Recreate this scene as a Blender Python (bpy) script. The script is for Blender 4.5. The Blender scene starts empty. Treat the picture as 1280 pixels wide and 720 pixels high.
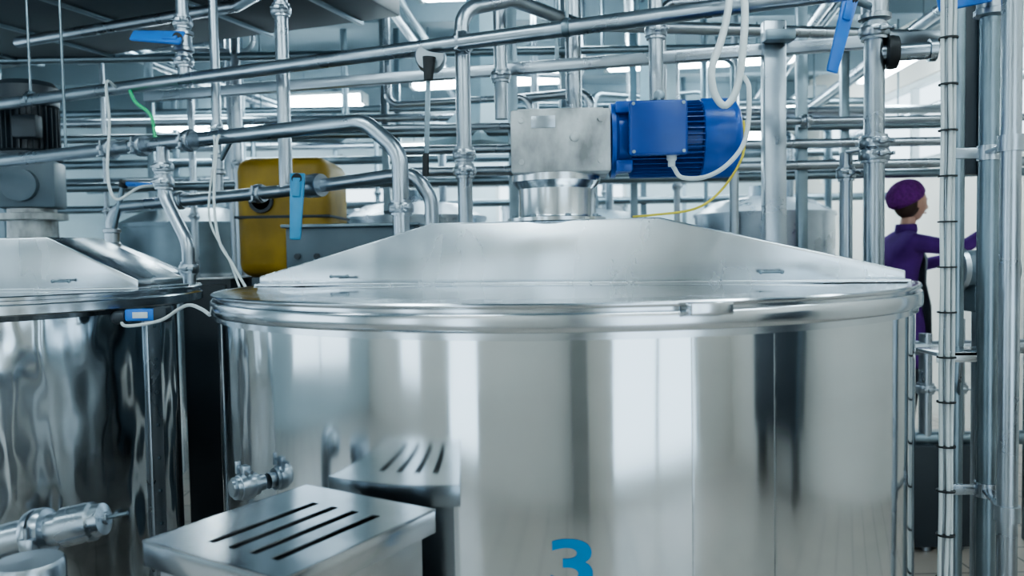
import bpy, bmesh, math, random
from mathutils import Vector, Matrix, Quaternion
random.seed(7)
sc = bpy.context.scene
COL = sc.collection
sc.view_settings.look = 'AgX - Medium High Contrast'

# ------------------------------------------------------------------ materials
def nt(name):
    m = bpy.data.materials.new(name); m.use_nodes = True
    t = m.node_tree; b = t.nodes["Principled BSDF"]
    return m, t, b

def metal(name, col, r0, r1, scale=(6, 6, 6), bump=0.0, bscale=2.0, aniso=0.0, arot=0.0, stain=0.15, metallic=1.0, bstretch=(1, 1, 1)):
    m, t, b = nt(name)
    tc = t.nodes.new("ShaderNodeTexCoord")
    mp = t.nodes.new("ShaderNodeMapping"); mp.inputs["Scale"].default_value = scale
    t.links.new(tc.outputs["Object"], mp.inputs["Vector"])
    n = t.nodes.new("ShaderNodeTexNoise"); n.inputs["Scale"].default_value = 1.0; n.inputs["Detail"].default_value = 6
    t.links.new(mp.outputs[0], n.inputs["Vector"])
    mr = t.nodes.new("ShaderNodeMapRange"); mr.inputs[1].default_value = 0.3; mr.inputs[2].default_value = 0.7
    mr.inputs[3].default_value = r0; mr.inputs[4].default_value = r1
    t.links.new(n.outputs["Fac"], mr.inputs[0]); t.links.new(mr.outputs[0], b.inputs["Roughness"])
    cr = t.nodes.new("ShaderNodeValToRGB")
    cr.color_ramp.elements[0].position = 0.3; cr.color_ramp.elements[1].position = 0.7
    d = 1 - stain
    cr.color_ramp.elements[0].color = (col[0] * d, col[1] * d, col[2] * d, 1)
    cr.color_ramp.elements[1].color = (*col, 1)
    t.links.new(n.outputs["Fac"], cr.inputs[0]); t.links.new(cr.outputs[0], b.inputs["Base Color"])
    b.inputs["Metallic"].default_value = metallic
    if aniso > 0:
        b.inputs["Anisotropic"].default_value = aniso
        b.inputs["Anisotropic Rotation"].default_value = arot
        tg = t.nodes.new("ShaderNodeTangent"); tg.direction_type = 'RADIAL'; tg.axis = 'Z'
        t.links.new(tg.outputs[0], b.inputs["Tangent"])
    if bump > 0:
        mp2 = t.nodes.new("ShaderNodeMapping"); mp2.inputs["Scale"].default_value = bstretch
        t.links.new(tc.outputs["Object"], mp2.inputs["Vector"])
        n2 = t.nodes.new("ShaderNodeTexNoise"); n2.inputs["Scale"].default_value = bscale; n2.inputs["Detail"].default_value = 1.5
        t.links.new(mp2.outputs[0], n2.inputs["Vector"])
        bp = t.nodes.new("ShaderNodeBump"); bp.inputs["Strength"].default_value = 1.0; bp.inputs["Distance"].default_value = bump
        t.links.new(n2.outputs["Fac"], bp.inputs["Height"]); t.links.new(bp.outputs[0], b.inputs["Normal"])
    return m

def plain(name, col, rough=0.5, var=0.12, scale=8, metallic=0.0, spec=0.5, bump=0.0):
    m, t, b = nt(name)
    tc = t.nodes.new("ShaderNodeTexCoord")
    n = t.nodes.new("ShaderNodeTexNoise"); n.inputs["Scale"].default_value = scale; n.inputs["Detail"].default_value = 5
    t.links.new(tc.outputs["Object"], n.inputs["Vector"])
    cr = t.nodes.new("ShaderNodeValToRGB")
    cr.color_ramp.elements[0].position = 0.3; cr.color_ramp.elements[1].position = 0.7
    d = 1 - var
    cr.color_ramp.elements[0].color = (col[0] * d, col[1] * d, col[2] * d, 1); cr.color_ramp.elements[1].color = (*col, 1)
    t.links.new(n.outputs["Fac"], cr.inputs[0]); t.links.new(cr.outputs[0], b.inputs["Base Color"])
    b.inputs["Roughness"].default_value = rough; b.inputs["Metallic"].default_value = metallic
    b.inputs["Specular IOR Level"].default_value = spec
    if bump > 0:
        bp = t.nodes.new("ShaderNodeBump"); bp.inputs["Distance"].default_value = bump
        t.links.new(n.outputs["Fac"], bp.inputs["Height"]); t.links.new(bp.outputs[0], b.inputs["Normal"])
    return m

def emit(name, col, s):
    m, t, b = nt(name)
    b.inputs["Base Color"].default_value = (0.9, 0.9, 0.9, 1)
    b.inputs["Emission Color"].default_value = (*col, 1); b.inputs["Emission Strength"].default_value = s
    return m

M_TANK = metal("tank_polished_steel", (0.68, 0.72, 0.75), 0.07, 0.12, scale=(1.5, 1.5, 7), bump=0.006, bscale=2.4, aniso=0.75, arot=0.25, stain=0.10, bstretch=(1, 1, 0.4))
M_TANKL = metal("tank_dimpled_steel", (0.68, 0.74, 0.79), 0.09, 0.14, scale=(2, 2, 5), bump=0.045, bscale=5.0, stain=0.12, bstretch=(1, 1, 0.45))
M_RIM = metal("rim_steel", (0.62, 0.66, 0.70), 0.12, 0.22, scale=(5, 5, 30), stain=0.15)
M_LID = metal("lid_mirror_steel", (0.56, 0.61, 0.66), 0.03, 0.07, scale=(3, 3, 3), bump=0.0015, bscale=3, stain=0.12)
M_BRIDGE = metal("bridge_brushed_steel", (0.66, 0.71, 0.75), 0.18, 0.34, scale=(5, 5, 2), stain=0.24, bump=.003, bscale=3)
M_PIPE = metal("pipe_steel", (0.44, 0.49, 0.54), 0.25, 0.34, scale=(5, 5, 5), stain=0.25)
M_PIPED = metal("pipe_steel_dark", (0.24, 0.30, 0.34), 0.3, 0.45, scale=(5, 5, 5), stain=0.3)
M_BOX = metal("vent_box_steel", (0.60, 0.63, 0.66), 0.15, 0.26, scale=(8, 8, 8), bump=0.001, bscale=9, stain=0.15)
M_GEAR = metal("gearbox_cast_aluminium", (0.60, 0.62, 0.62), 0.42, 0.65, scale=(13, 13, 7), stain=0.7, metallic=0.45, bump=0.002, bscale=30)
M_BLUE = plain("motor_blue_paint", (0.006, 0.085, 0.40), 0.32, 0.3, 12)
M_BLUE2 = plain("motor_blue_box_paint", (0.006, 0.055, 0.27), 0.3, 0.2, 10)
M_HANDLE = plain("handle_blue_plastic", (0.03, 0.18, 0.60), 0.4)
M_HANDLE2 = plain("handle_light_blue_plastic", (0.05, 0.28, 0.50), 0.4)
M_BLACK = plain("black_rubber", (0.012, 0.014, 0.016), 0.5)
M_DARK = plain("dark_grey_paint", (0.025, 0.035, 0.045), 0.45)
M_DGREY = plain("grey_machine_paint", (0.10, 0.14, 0.17), 0.45)
M_COLUMN = plain("column_paint", (0.30, 0.29, 0.27), 0.5)
M_YEL = plain("yellow_paint", (0.40, 0.25, 0.02), 0.5, 0.45, 5)
M_WHITEC = plain("white_cable_sheath", (0.62, 0.66, 0.66), 0.45)
M_YC = plain("yellow_cable_sheath", (0.62, 0.50, 0.06), 0.45)
M_GRN = plain("green_cable", (0.03, 0.5, 0.2), 0.45)
M_WALL = plain("white_wall_paint", (0.64, 0.75, 0.80), 0.6, 0.08, 1.5)
M_CREAM = plain("cream_wall_paint", (0.85, 0.80, 0.73), 0.6, 0.06, 1.5)
M_CEIL = plain("ceiling_paint", (0.24, 0.31, 0.35), 0.7, 0.2, 1.2)
M_LAMP = emit("fluorescent_diffuser", (0.80, 0.95, 1.0), 21)
M_LAMPB = emit("fluorescent_diffuser_hall", (0.76, 0.93, 1.0), 34)
M_LAMPH = plain("lamp_housing_white", (0.7, 0.75, 0.76), 0.5)
M_NUM = plain("blue_vinyl", (0.0, 0.19, 0.42), 0.4, 0.05)
M_PURPLE = plain("purple_knit", (0.17, 0.018, 0.22), 0.85, 0.4, 60, bump=0.004)
M_COAT = plain("purple_cloth", (0.10, 0.02, 0.22), 0.85, 0.3, 9)
M_APRON = plain("grey_apron", (0.22, 0.26, 0.29), 0.7)
M_SKIN = plain("skin", (0.55, 0.31, 0.23), 0.5, 0.08, 6)
M_HAIR = plain("brown_hair", (0.06, 0.03, 0.02), 0.6, 0.3, 30)
M_TROU = plain("dark_trousers", (0.02, 0.022, 0.035), 0.8)
M_CONE = plain("pale_blue_enamel", (0.48, 0.66, 0.74), 0.5)

def floor_mat():
    m, t, b = nt("floor_tiles")
    tc = t.nodes.new("ShaderNodeTexCoord")
    br = t.nodes.new("ShaderNodeTexBrick"); br.offset = 0
    br.inputs["Scale"].default_value = 1.0
    br.inputs["Color1"].default_value = (0.46, 0.40, 0.35, 1); br.inputs["Color2"].default_value = (0.40, 0.36, 0.32, 1)
    br.inputs["Mortar"].default_value = (0.14, 0.13, 0.12, 1)
    br.inputs["Mortar Size"].default_value = 0.006; br.inputs["Brick Width"].default_value = 0.3; br.inputs["Row Height"].default_value = 0.3
    t.links.new(tc.outputs["Object"], br.inputs["Vector"]); t.links.new(br.outputs["Color"], b.inputs["Base Color"])
    b.inputs["Roughness"].default_value = 0.3
    return m
M_FLOOR = floor_mat()

# ------------------------------------------------------------------ mesh builder
class B:
    def __init__(s):
        s.v = []; s.f = []; s.m = []; s.mats = []
    def mi(s, mat):
        if mat not in s.mats: s.mats.append(mat)
        return s.mats.index(mat)
    def add(s, vs, fs, mat):
        o = len(s.v); s.v.extend([tuple(v) for v in vs]); k = s.mi(mat)
        for f in fs:
            s.f.append([i + o for i in f]); s.m.append(k)
    def tube(s, pts, r, mat, bend=None, seg=16, cap=True):
        pts = [Vector(p) for p in pts]
        if bend is None: bend = r * 3
        P = [pts[0]]
        for i in range(1, len(pts) - 1):
            a, c, d = pts[i - 1], pts[i], pts[i + 1]
            d1 = (a - c); d2 = (d - c); l1, l2 = d1.length, d2.length
            d1.normalize(); d2.normalize(); ang = d1.angle(d2)
            if ang > 3.08: P.append(c); continue
            tl = min(bend / math.tan(ang / 2), l1 * 0.49, l2 * 0.49)
            R = tl * math.tan(ang / 2)
            bis = (d1 + d2).normalized(); cen = c + bis * (R / math.sin(ang / 2))
            v1 = c + d1 * tl - cen; v2 = c + d2 * tl - cen
            n = 8
            for k in range(n + 1):
                q = v1.normalized().slerp(v2.normalized(), k / n)
                P.append(cen + q * R)
        P.append(pts[-1])
        s.sweep(P, [r] * len(P), mat, seg, cap)
    def sweep(s, P, R, mat, seg=12, cap=True):
        T = []
        for i in range(len(P)):
            a = P[max(i - 1, 0)]; b_ = P[min(i + 1, len(P) - 1)]
            T.append((b_ - a).normalized())
        n = T[0].orthogonal().normalized(); vs = []; fs = []
        for i, p in enumerate(P):
            if i: 
                q = T[i - 1].rotation_difference(T[i]); n = (q @ n).normalized()
            bn = T[i].cross(n)
            for k in range(seg):
                a = 2 * math.pi * k / seg
                vs.append(p + (n * math.cos(a) + bn * math.sin(a)) * R[i])
        for i in range(len(P) - 1):
            for k in range(seg):
                k2 = (k + 1) % seg
                fs.append([i * seg + k, i * seg + k2, (i + 1) * seg + k2, (i + 1) * seg + k])
        if cap:
            fs.append(list(range(seg))[::-1]); fs.append([(len(P) - 1) * seg + k for k in range(seg)])
        s.add(vs, fs, mat)
    def spline(s, pts, r, mat, seg=8):
        pts = [Vector(p) for p in pts]; Q = [pts[0] * 2 - pts[1]] + pts + [pts[-1] * 2 - pts[-2]]; P = []
        for i in range(1, len(Q) - 2):
            for k in range(6):
                t = k / 6; a, b_, c, d = Q[i - 1:i + 3]
                P.append(0.5 * ((2 * b_) + (c - a) * t + (2 * a - 5 * b_ + 4 * c - d) * t * t + (3 * b_ - a - 3 * c + d) * t ** 3))
        P.append(pts[-1]); s.sweep(P, [r] * len(P), mat, seg)
    def cyl(s, p0, p1, r0, mat, r1=None, seg=24):
        s.sweep([Vector(p0), Vector(p1)], [r0, r0 if r1 is None else r1], mat, seg)
    def lathe(s, prof, cen, mat, seg=64, axis=(0, 0, 1)):
        q = Vector((0, 0, 1)).rotation_difference(Vector(axis).normalized()); c = Vector(cen)
        vs = []; fs = []
        for (r, z) in prof:
            for k in range(seg):
                a = 2 * math.pi * k / seg
                vs.append(c + q @ Vector((r * math.cos(a), r * math.sin(a), z)))
        for i in range(len(prof) - 1):
            for k in range(seg):
                k2 = (k + 1) % seg
                fs.append([i * seg + k, i * seg + k2, (i + 1) * seg + k2, (i + 1) * seg + k])
        if prof[0][0] > 1e-4: fs.append(list(range(seg))[::-1])
        if prof[-1][0] > 1e-4: fs.append([(len(prof) - 1) * seg + k for k in range(seg)])
        s.add(vs, fs, mat)
    def box(s, c, size, mat, rot=None, bev=0.004, taper=None, segs=2):
        bm = bmesh.new(); bmesh.ops.create_cube(bm, size=1)
        for v in bm.verts:
            v.co = Vector((v.co.x * size[0], v.co.y * size[1], v.co.z * size[2]))
            if taper and v.co.x > 0: v.co.y *= taper; v.co.z *= 1
        if bev > 0: bmesh.ops.bevel(bm, geom=list(bm.edges), offset=bev, segments=segs, affect='EDGES', profile=0.5)
        Mx = Matrix.Translation(Vector(c)) @ (rot.to_4x4() if rot else Matrix())
        bm.verts.ensure_lookup_table()
        s.add([Mx @ v.co for v in bm.verts], [[v.index for v in f.verts] for f in bm.faces], mat); bm.free()
    def bar(s, p0, p1, w, t, mat, up=(0, -1, 0), bev=0.003, taper=None, segs=2):
        p0 = Vector(p0); p1 = Vector(p1); x = (p1 - p0); L = x.length; x.normalize()
        z = Vector(up); z = (z - x * z.dot(x)).normalized(); y = z.cross(x)
        R = Matrix((x, y, z)).transposed()
        s.box((p0 + p1) / 2, (L, w, t), mat, R, bev, taper, segs)
    def prism(s, poly, depth, M, mat, bev=0.004):
        bm = bmesh.new()
        a = [bm.verts.new((x, 0, z)) for x, z in poly]; b_ = [bm.verts.new((x, depth, z)) for x, z in poly]
        bm.faces.new(a); bm.faces.new(b_[::-1]); n = len(poly)
        for i in range(n): bm.faces.new([a[(i + 1) % n], a[i], b_[i], b_[(i + 1) % n]])
        bmesh.ops.recalc_face_normals(bm, faces=bm.faces)
        if bev > 0: bmesh.ops.bevel(bm, geom=list(bm.edges), offset=bev, segments=2, affect='EDGES', profile=0.5)
        bm.verts.index_update(); bm.verts.ensure_lookup_table()
        s.add([M @ v.co for v in bm.verts], [[v.index for v in f.verts] for f in bm.faces], mat); bm.free()
    def sphere(s, c, r, mat, seg=20, rings=12):
        prof = [(max(1e-5, math.sin(math.pi * i / rings)), -math.cos(math.pi * i / rings)) for i in range(rings + 1)]
        r = (r, r, r) if not hasattr(r, "__len__") else r
        vs = []; fs = []
        for (q, z) in prof:
            for k in range(seg):
                a = 2 * math.pi * k / seg
                vs.append((c[0] + r[0] * q * math.cos(a), c[1] + r[1] * q * math.sin(a), c[2] + r[2] * z))
        for i in range(rings):
            for k in range(seg):
                k2 = (k + 1) % seg
                fs.append([i * seg + k, i * seg + k2, (i + 1) * seg + k2, (i + 1) * seg + k])
        s.add(vs, fs, mat)
    # tri-clamp ferrule with wing nut
    def clamp(s, p, d, r, mat=None, nut=(0, -1, 0)):
        mat = mat or M_PIPE; p = Vector(p); d = Vector(d).normalized(); R = r * 1.55
        s.lathe([(r, -.02), (R * .93, -.016), (R, -.009), (R, .009), (R * .93, .016), (r, .02)], p, mat, 24, d)
        s.lathe([(r * 1.3, -.026), (r * 1.3, -.017)], p, mat, 24, d); s.lathe([(r * 1.3, .017), (r * 1.3, .026)], p, mat, 24, d)
        n = Vector(nut); n = (n - d * n.dot(d)).normalized(); t = d.cross(n)
        s.box(p + n * (R + .006), (.022, .016, .022), mat, Matrix((t, d, n)).transposed(), .003)
        s.cyl(p + n * (R + .006) - t * .03, p + n * (R + .006) + t * .03, .004, mat, seg=8)
        s.box(p + n * (R + .006) + t * .034, (.008, .012, .028), mat, Matrix((t, d, n)).transposed(), .002)
    def build(s, name, parent=None, smooth=True, angle=38):
        me = bpy.data.meshes.new(name); me.from_pydata(s.v, [], s.f)
        for m in s.mats: me.materials.append(m)
        me.polygons.foreach_set("material_index", s.m)
        me.polygons.foreach_set("use_smooth", [smooth] * len(s.f))
        me.update()
        bm = bmesh.new(); bm.from_mesh(me); bmesh.ops.recalc_face_normals(bm, faces=bm.faces); bm.to_mesh(me); bm.free()
        if smooth: me.set_sharp_from_angle(angle=math.radians(angle))
        o = bpy.data.objects.new(name, me); COL.objects.link(o)
        if parent: o.parent = parent
        return o

def empty(name, loc=(0, 0, 0)):
    e = bpy.data.objects.new(name, None); COL.objects.link(e); e.empty_display_size = 0.1
    return e

# ------------------------------------------------------------------ room shell
XL, XR, YF, YB, ZC = -5.5, 3.7, -1.35, 11.0, 3.55
def wall(name, axis, pos, lo, hi, openings, mat, th=0.15):
    b = B()
    cuts = sorted(set([lo, hi] + [o[0] for o in openings] + [o[1] for o in openings]))
    s_ = 1 if pos > 0 else -1
    def bx(a0, a1, z0, z1, mt=mat, t=th, off=0):
        c = (pos + s_ * (th / 2) + off, (a0 + a1) / 2, (z0 + z1) / 2); sz = (t, a1 - a0, z1 - z0)
        if axis == 'y':
            c = (c[1], c[0], c[2]); sz = (sz[1], sz[0], sz[2])
        b.box(c, sz, mt, None, 0)
    for a0, a1 in zip(cuts[:-1], cuts[1:]):
        op = [o for o in openings if o[0] <= a0 and o[1] >= a1]
        if not op: bx(a0, a1, 0, ZC)
        else:
            o = op[0]; bx(a0, a1, 0, o[2]); bx(a0, a1, o[3], ZC)
    b.build(name, smooth=False)
    for i, o in enumerate(openings):
        b2 = b; b = B()
        f = 0.05
        bx(o[0], o[0] + f, o[2], o[3], M_LAMPH, .08); bx(o[1] - f, o[1], o[2], o[3], M_LAMPH, .08)
        bx(o[0] + f, o[1] - f, o[2], o[2] + f, M_LAMPH, .08); bx(o[0] + f, o[1] - f, o[3] - f, o[3], M_LAMPH, .08)
        n = max(1, round((o[1] - o[0]) / 1.1))
        for k in range(1, n):
            a = o[0] + (o[1] - o[0]) * k / n; bx(a - .02, a + .02, o[2] + f, o[3] - f, M_LAMPH, .07)
        b.build("window_1", smooth=False); b = b2
        L = bpy.data.lights.new("window_portal", 'AREA'); L.shape = 'RECTANGLE'; L.size = o[1] - o[0]; L.size_y = o[3] - o[2]
        L.cycles.is_portal = True
        lo_ = bpy.data.objects.new("window_portal", L); COL.objects.link(lo_)
        c = Vector((pos + s_ * .1, (o[0] + o[1]) / 2, (o[2] + o[3]) / 2)) if axis == 'x' else Vector(((o[0] + o[1]) / 2, pos + s_ * .1, (o[2] + o[3]) / 2))
        lo_.location = c
        d = Vector((-s_, 0, 0)) if axis == 'x' else Vector((0, -s_, 0))
        lo_.rotation_euler = d.to_track_quat('-Z', 'Y').to_euler()

wall("wall_front", 'y', YF, XL, XR, [(-3.9, -3.0, .5, 2.6), (-2.3, -1.5, .15, 2.6), (.75, 2.55, .1, 2.6)], M_CREAM)  # last opening is added so the tank mirrors a bright band there
wall("wall_right", 'x', XR, YF, YB, [(5.4, 9.6, 2.25, 3.0)], M_CREAM)
wall("wall_left", 'x', XL, YF, YB, [(-.6, 1.8, .5, 2.8), (3.4, 5.4, 1.0, 2.8)], M_WALL)
wall("wall_back", 'y', YB, XL, XR, [(-3.4, -1.6, 1.6, 2.6), (-.2, 1.6, 1.6, 2.6)], M_WALL)  # these windows are added for extra light at the back
b = B(); b.box(((XL + XR) / 2, (YF + YB) / 2, -.05), (XR - XL + .3, YB - YF + .3, .1), M_FLOOR, None, 0); b.build("floor", smooth=False)
b = B(); b.box(((XL + XR) / 2, (YF + YB) / 2, ZC + .05), (XR - XL + .3, YB - YF + .3, .1), M_CEIL, None, 0); b.build("ceiling", smooth=False)
b = B()
for y in (1.2, 4.6, 6.4, 8.4, 10.0): b.box(((XL + XR) / 2, y, ZC - .12), (XR - XL, .16, .24), M_CEIL, None, .005)
b.build("ceiling_beams", smooth=False)

# ------------------------------------------------------------------ main tank
TC = Vector((0.14, 2.46, 0))
tank = empty("stainless_steel_tank")
b = B()
b.lathe([(.3, .30), (.95, .34), (.982, .37), (.985, .40), (.985, 1.346)], TC, M_TANK, 160)
o = b.build("tank_body", tank)
o.data.transform(Matrix.Translation(-TC)); o.location = TC
b = B()
b.lathe([(.98, 1.335), (.992, 1.337), (.992, 1.350), (1.0, 1.352), (1.003, 1.356), (1.003, 1.384), (1.0, 1.388), (.985, 1.389), (.985, 1.394), (.998, 1.396), (1.0, 1.399), (1.0, 1.403), (.997, 1.406), (.97, 1.407), (.965, 1.404)], TC, M_RIM, 160)
b.box(TC + Vector((.22, -.985, 1.392)), (.085, .045, .024), M_RIM, Matrix.Rotation(.22, 3, 'Z'), .003)
b.build("rim_band", tank)
b = B()
b.lathe([(.966, 1.402), (.60, 1.407), (.0001, 1.410)], TC, M_LID, 160)
b.build("lid_cover", tank)
b = B()
for a in (45, 135, 225, 315):
    p = TC + Vector((.75 * math.cos(math.radians(a)), .75 * math.sin(math.radians(a)), 0))
    b.cyl(p, p + Vector((0, 0, .36)), .045, M_PIPE); b.lathe([(.08, 0), (.08, .012), (.05, .03)], p, M_PIPE, 24)
b.cyl(TC + Vector((0, 0, .12)), TC + Vector((0, 0, .32)), .04, M_PIPE)
b.build("tank_legs", tank)
b = B()
for deg in (11.5, 22, -62):
    a = math.radians(deg); p = TC + Vector((.9855 * math.sin(a), -.9855 * math.cos(a), 0))
    b.box(p + Vector((0, 0, .86)), (.004, .0016, .95), M_RIM, Matrix.Rotation(a, 3, 'Z'), 0)
b.build("shell_weld_seams", tank)

def bridge(parent, cen, ang, aL, tL, tR, aR, depth, zb, ze, zt):
    M = Matrix.Translation(Vector((cen[0], cen[1], 0))) @ Matrix.Rotation(ang, 4, 'Z') @ Matrix.Translation((0, -depth / 2, 0))
    b = B()
    b.prism([(aL, zb), (aR, zb), (aR, ze), (tR, zt), (tL, zt), (aL, ze)], depth, M, M_BRIDGE, .005)
    b.prism([(aL - .01, zb - .002), (aR + .01, zb - .002), (aR + .01, zb + .006), (aL - .01, zb + .006)], depth + .03, M @ Matrix.Translation((0, -.015, 0)), M_BRIDGE, .002)
    for a in (tL * .0 + aL * .72, aR * .62):
        p = M @ Vector((a, -.02, zb + .028)); q = M @ Vector((a + .055, -.02, zb + .028))
        b.cyl(p, q, .0035, M_PIPED, seg=10)
        for c in (p, q): b.sphere(c, .006, M_PIPED, 10, 6)
        b.cyl(M @ Vector((a + .02, 0, zb + .028)), M @ Vector((a + .02, -.02, zb + .028)), .004, M_PIPED, seg=8)
    return b.build("bridge_beam", parent)
bridge(tank, (.14, 2.46), math.radians(-15), -.955, -.36, .32, .955, .26, 1.408, 1.437, 1.593)

# number 3 on tank
cu = bpy.data.curves.new("num", 'FONT'); cu.body = "3"; cu.size = 0.128; cu.offset = 0.0026; cu.align_x = 'CENTER'; cu.resolution_u = 12
to = bpy.data.objects.new("num_tmp", cu); COL.objects.link(to)
bpy.context.view_layer.update()
me = bpy.data.meshes.new_from_object(to.evaluated_get(bpy.context.evaluated_depsgraph_get()))
bpy.data.objects.remove(to)
bm = bmesh.new(); bm.from_mesh(me)
bmesh.ops.triangulate(bm, faces=bm.faces); bmesh.ops.subdivide_edges(bm, edges=bm.edges, cuts=2, use_grid_fill=True)
for v in bm.verts:
    x, y = v.co.x * 1.55 - .036, v.co.y; th = x / .985
    v.co = TC + Vector((.9862 * math.sin(th), -.9862 * math.cos(th), .872 + y))
bm.to_mesh(me); bm.free(); me.materials.clear(); me.materials.append(M_NUM)
no = bpy.data.objects.new("number_marking", me); COL.objects.link(no); no.parent = tank

# ------------------------------------------------------------------ gear motor
def gearmotor():
    e = empty("agitator_gear_motor")
    b = B(); c = Vector((.14, 2.46, 0))
    b.lathe([(.15, 1.593), (.15, 1.603), (.118, 1.606), (.116, 1.612), (.116, 1.69), (.125, 1.70), (.135, 1.712), (.135, 1.732)], c, M_BRIDGE, 48)
    for k in range(8):
        a = k * math.pi / 4 + .2
        b.lathe([(.009, 1.603), (.009, 1.612)], c + Vector((.134 * math.cos(a), .134 * math.sin(a), 0)), M_PIPED, 6)
    b.build("mounting_stand", e)
    b = B(); R = Matrix.Rotation(math.radians(-3), 3, 'Z'); gc = Vector((.155, 2.455, 1.822))
    b.box(gc, (.29, .25, .182), M_GEAR, R, .008)
    b.box(gc + Vector((0, 0, .0935)), (.25, .21, .006), M_GEAR, R, .002)
    for x in (-.115, .115):
        for z in (-.06, .06): 
            p = gc + R @ Vector((x, -.125, z)); b.lathe([(.009, -.002), (.009, .006)], p, M_GEAR, 6, (0, -1, 0))
    b.lathe([(.014, 0), (.014, .007), (.011, .009)], gc + R @ Vector((.04, -.124, .01)), M_GEAR, 8, (0, -1, 0))
    b.box(gc + R @ Vector((-.05, -.126, .055)), (.07, .003, .035), M_PIPE, R, .001)
    b.cyl(gc + R @ Vector((.02, 0, .094)), gc + R @ Vector((.02, 0, .115)), .016, M_PIPED)
    b.build("gearbox_housing", e)
    b = B(); ax = R @ Vector((1, 0, 0)); mc = gc + Vector((0, 0, .012)); q = lambda x, y=0, z=0: mc + R @ Vector((x, y, z))
    b.lathe([(.07, .145), (.112, .150), (.112, .163), (.10, .172), (.098, .20), (.094, .205), (.094, .425), (.10, .430)], mc, M_BLUE, 48, ax)
    b.lathe([(.06, .143), (.06, .152)], mc, M_BLACK, 32, ax)
    for k in range(40):   # cooling fins
        a = 2 * math.pi * k / 40
        d = R @ Vector((0, math.cos(a), math.sin(a)))
        b.bar(mc + ax * .21 + d * .102, mc + ax * .425 + d * .102, .003, .024, M_BLUE2, up=d, bev=0)
    b.lathe([(.112, .415), (.117, .418), (.119, .425), (.119, .50), (.114, .515), (.098, .527), (.06, .531), (.0001, .531)], mc, M_BLUE, 48, ax)
    for rr in (.03, .05, .07): b.lathe([(rr, .531), (rr, .534), (rr + .006, .534), (rr + .006, .531)], mc, M_BLACK, 32, ax)
    for z in (-1, 1):
        b.box(q(.185, -.075, z * .085), (.05, .05, .035), M_BLUE, R, .006)
    b.cyl(q(.30, 0, .10), q(.30, 0, .125), .008, M_PIPED); 
    b.lathe([(.012, -.004), (.018, 0), (.012, .004)], q(.30, 0, .132), M_PIPED, 16, (0, 1, 0))
    b.build("motor_body", e)
    b = B()
    b.box(q(.275, -.118, .012), (.155, .075, .145), M_BLUE2, R, .014, None, 3)
    b.box(q(.275, -.16, .012), (.165, .022, .155), M_BLUE2, R, .009, None, 3)
    for x in (.205, .345):
        for z in (-.055, .08): b.lathe([(.005, 0), (.005, .003)], q(x, -.171, z), M_PIPED, 10, (0, -1, 0))
    b.lathe([(.015, 0), (.015, .014), (.011, .018), (.011, .034)], q(.318, -.12, -.06), M_WHITEC, 12, (0, 0, -1))
    b.build("terminal_box", e)
    b = B()
    P = [(.66, 2.26, 1.98), (.655, 2.2, 1.93), (.646, 2.2, 1.805), (.60, 2.2, 1.735), (.54, 2.22, 1.70), (.488, 2.28, 1.705), (.473, 2.315, 1.735), q(.318, -.12, -.085)]
    b.spline(P, .0065, M_WHITEC)
    b.spline([(.66, 2.27, 1.86), (.66, 2.26, 1.815), (.65, 2.26, 1.75), (.597, 2.28, 1.665), (.52, 2.27, 1.615), (.41, 2.32, 1.602), (.36, 2.36, 1.60)], .0035, M_YC)
    b.build("motor_cable", e)
    b = B()
    b.spline([(.60, 2.46, 2.27), (.64, 2.33, 2.26), (.665, 2.28, 2.2), (.655, 2.25, 2.07), (.637, 2.25, 1.95), (.605, 2.25, 1.90), (.575, 2.25, 1.93), (.566, 2.25, 2.0), (.60, 2.27, 2.09), (.63, 2.3, 2.2), (.65, 2.38, 2.3)], .0105, M_WHITEC, 12)
    b.build("cable_conduit_loop", e)
gearmotor()

# ------------------------------------------------------------------ left tank
LC = Vector((-1.85, 2.70, 0))
lt = empty("stainless_steel_tank")
b = B()
b.lathe([(.3, .30), (.63, .34), (.66, .38), (.66, 1.35)], LC, M_TANKL, 128)
o = b.build("tank_body", lt); o.data.transform(Matrix.Translation(-LC)); o.location = LC
b = B()
b.lathe([(.655, 1.33), (.70, 1.348), (.748, 1.352), (.752, 1.356), (.752, 1.380), (.748, 1.384), (.738, 1.385), (.738, 1.392), (.75, 1.395), (.75, 1.403), (.745, 1.406), (.72, 1.406)], LC, M_RIM, 128)
b.lathe([(.72, 1.403), (.5, 1.407), (.0001, 1.41)], LC, M_LID, 128)
b.build("rim_band", lt)
b = B()
a = math.radians(-6) 
p = LC + Vector((.665 * math.cos(a), .665 * math.sin(a), 0))
b.box(p + Vector((0.0, 0, .84)), (.075, .012, .98), M_PIPE, Matrix.Rotation(a + math.pi / 2, 3, 'Z'), .002)
for k in range(9): b.lathe([(.006, 0), (.006, .006)], p + Vector((0, 0, .4 + k * .11)) + Vector((math.cos(a), math.sin(a), 0)) * .006, M_PIPED, 8, (math.cos(a), math.sin(a), 0))
for ang in (45, 135, 225, 315):
    pp = LC + Vector((.5 * math.cos(math.radians(ang)), .5 * math.sin(math.radians(ang)), 0))
    b.cyl(pp, pp + Vector((0, 0, .36)), .04, M_PIPE)
b.build("seam_flange", lt)
bridge(lt, (-1.85, 2.70), math.radians(-8), -.70, -.45, .42, .72, .26, 1.408, 1.437, 1.575)

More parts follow.
